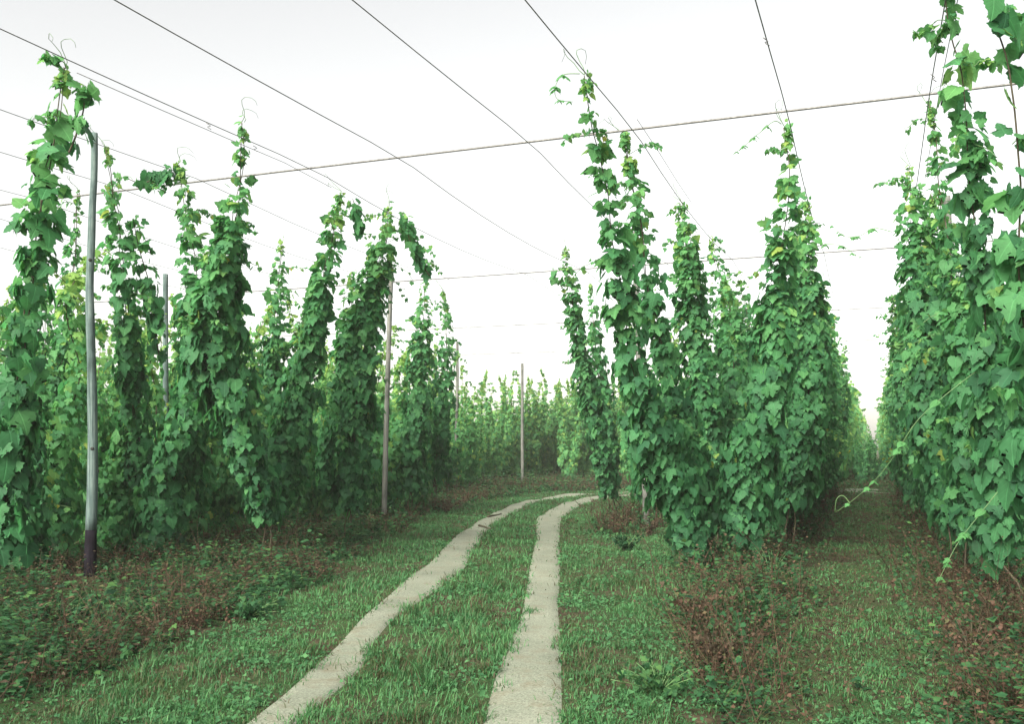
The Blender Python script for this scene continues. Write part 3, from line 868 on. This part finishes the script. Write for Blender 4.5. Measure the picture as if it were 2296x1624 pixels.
LOOSE = [variant(101 + k, True) for k in range(7)]
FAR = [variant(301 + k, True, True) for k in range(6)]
DENSE = [variant(201 + k, False) for k in range(6)]
ROW_ANGLE = math.atan2(PD[1], PD[0])

def plant_copy(c, s, label, group, rng, scale=1.0, kinds=None):
    kinds = LOOSE if kinds is None else kinds
    fm, sm = kinds[rng.integers(0, len(kinds))]
    e = empty('hop_plant', CS(c + rng.normal(0, 0.08), s + rng.normal(0, 0.12)))
    e.rotation_euler = (0, 0, ROW_ANGLE + (math.pi if rng.random() < 0.5 else 0) + rng.normal(0, 0.12))
    k = scale * rng.uniform(0.93, 1.05)
    e.scale = (scale * rng.uniform(0.9, 1.1), scale * rng.uniform(0.9, 1.15), k)
    link(bpy.data.objects.new('foliage', fm), e)
    for m in sm:
        link(bpy.data.objects.new('bine', m), e)
    tag(e, label, 'hop plant', group)
    return e

ORD = ['first', 'second', 'third', 'fourth', 'fifth', 'sixth', 'seventh', 'eighth', 'ninth', 'tenth', 'eleventh', 'twelfth', 'thirteenth', 'fourteenth', 'fifteenth', 'sixteenth',
       'seventeenth', 'eighteenth', 'nineteenth', 'twentieth', 'twenty-first', 'twenty-second', 'twenty-third', 'twenty-fourth', 'twenty-fifth', 'twenty-sixth', 'twenty-seventh',
       'twenty-eighth', 'twenty-ninth', 'thirtieth']
prng = np.random.default_rng(99)
def plant_row(c, s0, s1, step, desc, group, scale=1.0, kinds=None):
    for i, s in enumerate(np.arange(s0, s1, step)):
        plant_copy(c, s, '%s hop plant %s' % (ORD[min(i, len(ORD) - 1)], desc), group, prng, scale, kinds)

plant_row(-1.83, 17.2, 37.5, 1.35, 'from the aisle mouth, in the left wall of the grassy aisle', 'hop plants along the left side of the aisle', kinds=DENSE)
plant_row(1.37, 12.6, 37.5, 1.35, 'past the large-leaved vine, in the right wall of the grassy aisle', 'hop plants along the right side of the aisle', kinds=DENSE)
plant_row(4.57, 8.0, 24.0, 1.5, 'behind the right aisle wall, seen through its gaps', 'hop plants behind the right aisle wall')
plant_row(-5.0, 23.5, 36.0, 1.4, 'behind the slim dark vine right of the track', GR)
plant_row(-11.4, 9.0, 23.0, 1.5, 'in the row behind the tall grey pole', 'hop plants in the left field, second row', 0.9)
plant_row(-14.6, 9.5, 34.0, 1.5, 'in the third row left of the track', 'hop plants in the left field, third row')
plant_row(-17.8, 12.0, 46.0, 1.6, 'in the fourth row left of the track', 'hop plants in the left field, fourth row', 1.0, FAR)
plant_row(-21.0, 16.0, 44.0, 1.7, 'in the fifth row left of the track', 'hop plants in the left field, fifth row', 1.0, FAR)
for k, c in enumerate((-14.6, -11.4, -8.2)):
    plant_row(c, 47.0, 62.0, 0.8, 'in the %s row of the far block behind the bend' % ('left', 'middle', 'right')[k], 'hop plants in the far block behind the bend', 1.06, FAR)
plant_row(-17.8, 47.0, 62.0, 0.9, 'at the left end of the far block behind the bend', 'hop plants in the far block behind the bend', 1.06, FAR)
# the dark plants that close the far end of the aisle
for i, c in enumerate((-0.75, -0.25, 0.25)):
    plant_copy(c, 44.5 + 0.4 * i, ('dark hop plant closing the far end of the grassy aisle, %s one' % ('left', 'middle', 'right')[i]), 'plants at the end of the aisle', prng, 0.5, DENSE)

# everything farther off reads as one mass
def far_field():
    rng = np.random.default_rng(5)
    tris = Tris()
    def one(c, s, k):
        for sgn in (-1, 1):
            h = 5.2 - rng.uniform(0, 1.0)
            b = CS(c, s)
            wv = np.array([PD[0], PD[1], 0]) * sgn * 0.85
            pts = np.array([b + wv * h / HW + [0, 0, h], b + wv * 0.65 + [0, 0, h * 0.7], b + wv * 0.4 + [0, 0, 2.0], b + wv * 0.25 + [0, 0, 0.5]])
            column(tris, pts, np.array([0.1, 0.22, 0.36, 0.34]), rng, 0.160 * k, 1.4, 0.5, 0.4, LO, 3, 0.75, pale=0.16, fade=0.08)  # hazy far light is painted into the leaves by the raised tint
    for c in (-1.83, 1.37):
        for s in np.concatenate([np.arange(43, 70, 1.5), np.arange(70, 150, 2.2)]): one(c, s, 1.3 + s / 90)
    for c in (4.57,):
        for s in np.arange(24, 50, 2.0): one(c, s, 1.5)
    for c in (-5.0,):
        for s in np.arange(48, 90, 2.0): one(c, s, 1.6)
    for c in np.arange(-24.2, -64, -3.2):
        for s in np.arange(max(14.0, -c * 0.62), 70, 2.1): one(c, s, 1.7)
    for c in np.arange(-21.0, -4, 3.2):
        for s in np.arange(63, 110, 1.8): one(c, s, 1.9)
    o = tris.obj('far_hop_field', HOP)
    tag(o, kind='stuff')
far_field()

# ------------------------------------------------------------------ grass, weeds, ground cover
def vnoise(x, y, sc, seed):
    """cheap smooth noise 0..1"""
    r = np.random.default_rng(seed)
    z = 0
    for i in range(5):
        a, b = r.uniform(-1, 1, 2); f = sc * r.uniform(0.6, 1.7)
        z = z + np.sin((a * x + b * y) * f * 2.2 + r.uniform(0, 6) + 1.3 * np.sin((b * x - a * y) * f * 1.3 + r.uniform(0, 6)))
    return np.clip(0.5 + z / 5.2, 0, 1)

def scatter_view(n, y0, y1, rng, pw=1.4, half=0.60, pad=1.0):
    """points on the ground, thinner with distance"""
    u = rng.uniform(0, 1, n)
    a = 1 - pw + 1
    if abs(a) < 1e-6:
        y = y0 * (y1 / y0) ** u
    else:
        y = (y0 ** a + u * (y1 ** a - y0 ** a)) ** (1 / a)
    x = rng.uniform(-1, 1, n) * (half * y + pad)
    return x, y

def field_masks(x, y):
    c, s = to_cs(x, y)
    # distance across from the centre of the track
    mid = (RUTS[0][0] + RUTS[0][1] + RUTS[1][0] + RUTS[1][1]) / 4
    k = np.empty(len(x), int)
    for a in range(0, len(x), 60000):
        xs = np.column_stack([x[a:a + 60000], y[a:a + 60000]])
        k[a:a + 60000] = ((xs[:, None, :] - mid[None, ::3]) ** 2).sum(2).argmin(1) * 3
    tan = unit(np.gradient(mid, axis=0))
    lat = (x - mid[k, 0]) * tan[k, 1] - (y - mid[k, 1]) * tan[k, 0]       # + to the right
    return c, s, lat

def grass():
    rng = np.random.default_rng(11)
    n = 1500000
    x, y = scatter_view(n, 4.6, 62, rng, 1.55)
    c, s, lat = field_masks(x, y)
    dens = np.zeros(n)
    verge = np.exp(-np.clip(np.abs(lat) - 2.6, 0, None) ** 2 / 0.8)
    dens = 0.9 * verge
    leftw = np.clip((-lat - 2.4) / 1.0, 0, 1)
    dens = np.maximum(dens * np.clip((lat + 2.9) / 0.9, 0, 1), 0.16 * leftw)
    right = (lat > 2.0)
    aisle = np.exp(-((c + 0.23) / 0.95) ** 2)
    dens = np.where(right, np.maximum(dens, np.maximum(0.85 * aisle, 0.2)), dens)
    dens = np.where(right & (c < -2.6), np.maximum(dens, 0.75), dens)
    dens = np.where((s > 37.5) & (s < 46), 0.9, dens)
    dens *= (0.30 + 0.9 * vnoise(x, y, 1.9, 1)) * (0.25 + 1.3 * vnoise(x, y, 8.0, 5))
    keep = rng.uniform(0, 1, n) < dens
    x, y, c, s, lat = x[keep], y[keep], c[keep], s[keep], lat[keep]
    bare = in_ruts(x, y, 0.0 + 0.06 * (vnoise(x, y, 4.0, 61) - 0.5) + rng.normal(0, 0.055, len(x)))
    bare &= ~((lat > 0) & (np.abs(y - 9.9 - 0.15 * (x - 0.2)) < 0.12) & (rng.uniform(0, 1, len(x)) < 0.8))
    bare &= ~((lat < 0) & (np.abs(y - 10.1) < 0.10) & (rng.uniform(0, 1, len(x)) < 0.35))
    bare &= rng.uniform(0, 1, len(x)) > 0.012
    x, y, c, s, lat = (a[~bare] for a in (x, y, c, s, lat))
    n = len(x)
    mound = np.exp(-(lat / 0.55) ** 2)
    tuss = vnoise(x, y, 7.0, 71) * 0.6 + vnoise(x, y, 13.0, 72) * 0.4
    hgt = rng.lognormal(0, 0.4, n) * (0.026 + 0.018 * mound + 0.024 * vnoise(x, y, 1.1, 2)) * (0.35 + 1.5 * tuss ** 1.5)
    aisle = (lat > 2) & (c > -1.1) & (c < 0.8)
    hgt = np.where(aisle, hgt * 0.75, hgt)
    wd = 0.0018 + 0.00028 * y
    az = rng.uniform(0, 6.283, n)
    lean = rng.uniform(0.2, 1.3, n) * hgt
    side = np.column_stack([-np.sin(az), np.cos(az), np.zeros(n)]) * wd[:, None]
    dirv = np.column_stack([np.cos(az), np.sin(az), np.zeros(n)])
    base = np.column_stack([x, y, ground_z(x, y) - 0.005])
    up = np.array([0, 0, 1.0])
    m = base + dirv * (lean * 0.35)[:, None] + up * (hgt * 0.6)[:, None]
    tipp = base + dirv * lean[:, None] + up * hgt[:, None] * rng.uniform(0.75, 1.0, n)[:, None]
    v = np.stack([base - side, base + side, m + side * 0.8, m - side * 0.8, tipp], axis=1).reshape(-1, 3)
    f = np.array([[0, 1, 2], [0, 2, 3], [3, 2, 4]])[None] + (np.arange(n) * 5)[:, None, None]
    patch = vnoise(x, y, 0.9, 4)
    dry = vnoise(x, y, 2.6, 9)
    tint = 0.58 + 0.45 * (patch - 0.5) + rng.normal(0, 0.2, n)
    tint = np.where(rng.uniform(0, 1, n) < 0.08 + 0.36 * (dry > 0.64) + 0.12 * aisle, rng.uniform(0, 0.14, n), tint)
    T = Tris(); T.add(v, f.reshape(-1, 3), np.repeat(np.clip(tint, 0, 1), 5))
    tag(T.obj('grass', GRASS, smooth=False), kind='stuff')
grass()

def cover(name, mat, x, y, hmax, size, rng, tint_mu=0.5, templates=TINY, up=0.9, per=1):
    n = len(x)
    z = ground_z(x, y) + rng.uniform(0, 1, n) ** 1.4 * hmax
    pos = np.column_stack([x, y, z])
    az = rng.uniform(0, 6.283, n)
    tip = np.column_stack([np.cos(az), np.sin(az), rng.normal(0.05, 0.4, n)])
    nrm = np.column_stack([rng.normal(0, 0.5, n), rng.normal(-0.15, 0.5, n), np.full(n, up)])
    sz = size * np.clip(rng.lognormal(0, 0.35, n), 0.4, 2.2)
    T = Tris()
    place(T, templates, pos, tip, nrm, sz, np.clip(rng.normal(tint_mu, 0.25, n), 0, 1), rng)
    return T

def clumped(n, y0, y1, rng, fn, pw=1.4, spread=0.16):
    """clump centres accepted by fn(c, s, lat, x, y) -> chance; leaves gather round them"""
    x, y = scatter_view(n, y0, y1, rng, pw)
    c, s, lat = field_masks(x, y)
    k = rng.uniform(0, 1, n) < fn(c, s, lat, x, y)
    x, y = x[k], y[k]
    return x, y

def weed_chance(c, s, lat, x, y):
    edge = -2.05 - 0.7 * np.clip((9.0 - y) / 3.0, 0, 1) + 0.5 * (vnoise(x, y, 1.4, 81) - 0.5)
    left = np.clip((edge - lat) / 0.35, 0, 1) * (c > -30)
    row1 = np.exp(-((c + np.where(s < 12, 1.35, 1.7)) / 0.50) ** 2) * (lat > 2.0)
    row2 = np.exp(-((c - 1.15) / 0.50) ** 2) * (c > 0.2)
    row3 = np.exp(-((c + 5.0) / 0.7) ** 2) * (lat > 1.6) * (s > 18)
    left = left * np.where((y > 9.6) & (y < 12.7) & (np.abs(x + 0.44 * y) < 0.35), 0.12, 1.0)      # trodden round the foot of the grey pole
    return np.clip(np.maximum.reduce([left, row1, row2, row3]), 0, 1)

def weeds():
    rng = np.random.default_rng(21)
    # broad-leaved green weeds
    x, y = clumped(520000, 4.6, 60, rng, lambda c, s, l, x, y: weed_chance(c, s, l, x, y) * np.clip(vnoise(x, y, 1.6, 31) * 1.9 - 0.25, 0, 1))
    h = 0.62 * vnoise(x, y, 1.2, 33) ** 1.2 * (0.25 + 1.1 * vnoise(x, y, 4.5, 34) ** 1.4) + 0.04
    T = cover('weeds', WEED, x, y, 1.0, 0.040 + 0.0015 * y, rng, 0.46)
    v = T.v[0]; zz = np.repeat(h, 4)
    g = ground_z(v[:, 0], v[:, 1])
    v[:, 2] = g + (v[:, 2] - g) * zz + 0.01
    tag(T.obj('weeds', WEED, smooth=False), kind='stuff')
    # dry, reddish weeds: stems and withered leaves
    x, y = clumped(420000, 4.6, 60, rng, lambda c, s, l, x, y: weed_chance(c, s, l, x, y) * np.clip(vnoise(x, y, 1.3, 41) * 2.2 - 0.75, 0, 1) * np.where(l < 0, 0.5, 0.75))
    h = 0.60 * vnoise(x, y, 1.4, 43) ** 1.3 * (0.3 + 0.9 * vnoise(x, y, 4.0, 44)) + 0.03
    T = cover('dry_weeds', DRY, x, y, 1.0, 0.026 + 0.0012 * y, rng, 0.5)
    v = T.v[0]; zz = np.repeat(h, 4)
    g = ground_z(v[:, 0], v[:, 1])
    v[:, 2] = g + (v[:, 2] - g) * zz + 0.01
    # leaf litter and thatch on the aisle floor and under the rows
    lx, ly = clumped(260000, 4.6, 45, rng, lambda c, s, l, x, y: np.where((l > 2.0) & (c > -2.2), 0.3, 0.0) + 0.3 * (l < -2.2))
    n2 = len(lx)
    az = rng.uniform(0, 6.283, n2)
    place(T, TINY, np.column_stack([lx, ly, ground_z(lx, ly) + rng.uniform(0, 0.02, n2)]), np.column_stack([np.cos(az), np.sin(az), rng.normal(0, 0.3, n2)]),
          np.column_stack([rng.normal(0, 0.4, n2), rng.normal(-0.2, 0.4, n2), np.ones(n2)]), (0.022 + 0.0011 * ly) * rng.uniform(0.5, 1.5, n2), rng.uniform(0, 0.8, n2), rng)
    # stems
    k = rng.permutation(len(x))[:14000]
    n = len(k)
    base = np.column_stack([x[k], y[k], ground_z(x[k], y[k])])
    d = np.column_stack([rng.normal(0, 0.7, n), rng.normal(0, 0.7, n), np.ones(n)])
    tip = base + d * (h[k] * rng.uniform(0.6, 1.5, n))[:, None]
    wv = np.column_stack([0.0022 + 0.0002 * y[k], np.zeros(n), np.zeros(n)])
    wy = wv[:, [1, 0, 2]]
    vv = np.stack([base - wv, base + wv, tip, base - wy, base + wy, tip + 0.002], axis=1).reshape(-1, 3)
    ff = np.array([[0, 1, 2], [3, 4, 5]])[None] + (np.arange(n) * 6)[:, None, None]
    T.add(vv, ff.reshape(-1, 3), np.repeat(rng.uniform(0.2, 1, n), 6))
    tag(T.obj('dry_weeds', DRY, smooth=False), kind='stuff')
    # low clover and small herbs in the verges
    x, y = clumped(260000, 4.6, 40, rng, lambda c, s, l, x, y: np.clip(0.10 + 0.9 * np.clip(vnoise(x, y, 1.7, 51) * 3 - 1.7, 0, 1), 0, 1) * np.clip(2.6 - np.maximum(np.abs(l) - 2.0, 0), 0.25, 1))
    ok = ~in_ruts(x, y, 0.0)
    x, y = x[ok], y[ok]
    T = cover('clover', CLOVER, x, y, 0.07, 0.022 + 0.0009 * y, rng, 0.4)
    tag(T.obj('clover', CLOVER, smooth=False), kind='stuff')
weeds()

def stalks(T, x, y, h, leaf, rng, stem_tint, leaf_tint, per=7, lean=0.5, tm=TINY):
    # upright stalks that carry their leaves along the stem
    n = len(x)
    base = np.column_stack([x, y, ground_z(x, y) - 0.01])
    d = np.column_stack([rng.normal(0, lean, n), rng.normal(0, lean, n), np.ones(n)])
    bow = np.column_stack([rng.normal(0, 0.3, n), rng.normal(0, 0.3, n), np.full(n, -0.25)])
    def at(t): return base + d * (h * t)[:, None] + bow * (h * t * t)[:, None]
    w_ = 0.0022 + 0.00022 * y
    ts = (0.0, 0.5, 1.0)
    for ax_ in (0, 1):
        off = np.zeros((n, 3)); off[:, ax_] = w_
        p = [at(np.full(n, t)) for t in ts]
        v = np.stack([p[0] - off, p[0] + off, p[1] + off * 0.8, p[1] - off * 0.8, p[2] + [0, 0, 0.001]], axis=1).reshape(-1, 3)
        f = np.array([[0, 1, 2], [0, 2, 3], [3, 2, 4]])[None] + (np.arange(n) * 5)[:, None, None]
        T.add(v, f.reshape(-1, 3), np.full(n * 5, stem_tint))
    for i in range(per):
        t = np.clip((i + rng.uniform(0.3, 1.0, n)) / per, 0.1, 1)
        az = rng.uniform(0, 6.283, n)
        o = np.column_stack([np.cos(az), np.sin(az), np.zeros(n)])
        tip = o + np.column_stack([np.zeros(n), np.zeros(n), rng.normal(-0.15, 0.35, n)])
        nrm = np.column_stack([rng.normal(0, 0.4, n), rng.normal(-0.2, 0.4, n), np.ones(n)])
        place(T, tm, at(t) + o * 0.01, tip, nrm, leaf * rng.uniform(0.6, 1.3, n) * (1.15 - 0.5 * t), np.clip(rng.normal(leaf_tint, 0.2, n), 0, 1), rng)

def tangle():
    rng = np.random.default_rng(77)
    x, y = clumped(34000, 5.0, 50, rng, lambda c, s, l, x, y: weed_chance(c, s, l, x, y) * np.clip(vnoise(x, y, 2.2, 91) * 2.4 - 0.7, 0, 1), 1.2)
    T = Tris()
    h = rng.uniform(0.10, 0.36, len(x)) * (0.4 + 1.2 * vnoise(x, y, 2.6, 92)) * np.where(field_masks(x, y)[2] > 0, 1.5, 1.0) + 0.02
    stalks(T, x, y, h, 0.050 + 0.0014 * y, rng, 0.55, 0.5, 8, 0.35, LO)
    # bind-weed and suckers at the foot of the hops
    o = T.obj('weed_thicket', WEED, smooth=False); tag(o, kind='stuff')
    x, y = clumped(60000, 5.0, 50, rng, lambda c, s, l, x, y: weed_chance(c, s, l, x, y) * np.clip(vnoise(x, y, 1.8, 95) * 2.6 - np.where(l > 0, 0.45, 0.95), 0, 1), 1.2)
    T = Tris()
    h = rng.uniform(0.16, 0.55, len(x)) * (0.5 + 0.9 * vnoise(x, y, 2.0, 96)) * np.where(field_masks(x, y)[2] > 0, 1.7, 1.0)
    stalks(T, x, y, h, 0.028 + 0.0010 * y, rng, 0.5, 0.6, 10, 0.5)
    tag(T.obj('dry_thicket', DRY, smooth=False), kind='stuff')
tangle()

# single weeds that stand out
def weed_clump(u, v, label, h, spread, mat, tint, seed, leaf=0.075, n=120):
    leaf *= 0.7; n = int(n * 1.8)
    rng = np.random.default_rng(seed)
    b = ground_pt(u, v); b[2] = ground_z(b[0], b[1])
    e = empty('weed_clump', b)
    stems = []; T = Tris()
    k = max(7, n // 12)
    for i in range(k):
        az = rng.uniform(0, 6.28); ln = h * rng.uniform(0.6, 1.1)
        o = np.array([math.cos(az), math.sin(az), 0]) * spread * rng.uniform(0.3, 1)
        s = np.linspace(0, 1, 6)[:, None]
        p = o * s ** 1.3 + np.array([0, 0, 1.0]) * s * ln * (1 - 0.25 * s)
        p += rng.normal(0, 0.006, (6, 3)) * s
        stems.append((p, np.linspace(0.005, 0.002, 6), 4))
        shoot_leaves(T, p, rng, leaf, LO, 2, 0.15)
    T.t = [np.clip(t - 0.62 + tint, 0, 1) for t in T.t]
    T.obj('leaves', mat, e)
    tubes_obj('stem', stems, SHOOT if mat is not DRY else STEM, e)
    tag(e, label, 'weed', 'weeds along the rows')
weed_clump(1405, 1232, 'dark blue-green weed in the grass left of the V-footed vines', 0.35, 0.32, WEED, 0.15, 1, 0.09, 150)
weed_clump(1380, 1195, 'reddish dry weed with upright stems left of the V-footed vines', 0.42, 0.22, DRY, 0.6, 2, 0.05, 120)
weed_clump(1455, 1200, 'brown withered weed close by the foot of the slender vines', 0.45, 0.3, DRY, 0.35, 3, 0.06, 140)
weed_clump(1560, 1400, 'red-brown dry weed below the V-shaped foot of the vines', 0.5, 0.35, DRY, 0.65, 4, 0.06, 170)
weed_clump(1690, 1385, 'leafy green weed right of the red-brown dry weed, at the aisle mouth', 0.42, 0.35, WEED, 0.5, 5, 0.09, 150)
weed_clump(1600, 1500, 'brown twiggy weed in front of the red-brown one, near the bottom', 0.4, 0.32, DRY, 0.4, 6, 0.055, 160)
weed_clump(1480, 1560, 'green leafy weed at the bottom right of the wheel tracks', 0.26, 0.35, WEED, 0.62, 7, 0.07, 170)
weed_clump(1730, 1310, 'straggly weed with small green leaves under the aisle-mouth vine', 0.55, 0.35, WEED, 0.4, 8, 0.06, 140)
weed_clump(2180, 1480, 'reddish weed patch at the right edge of the aisle', 0.5, 0.4, DRY, 0.65, 9, 0.055, 170)
weed_clump(2230, 1430, 'tall reddish dry weed against the right edge', 0.6, 0.35, DRY, 0.7, 10, 0.05, 150)
weed_clump(120, 1400, 'dark leafy weed in the shade at the lower left', 0.35, 0.45, WEED, 0.2, 11, 0.085, 190)
weed_clump(560, 1380, 'low dark weed with broad leaves left of the grass verge', 0.25, 0.42, WEED, 0.4, 12, 0.075, 170)
weed_clump(690, 1290, 'dry brown weed between the left vines and the grass verge', 0.38, 0.4, DRY, 0.45, 13, 0.055, 170)
weed_clump(1000, 1150, 'dry brown weed right of the bare pole at the verge', 0.5, 0.5, DRY, 0.4, 14, 0.06, 150)
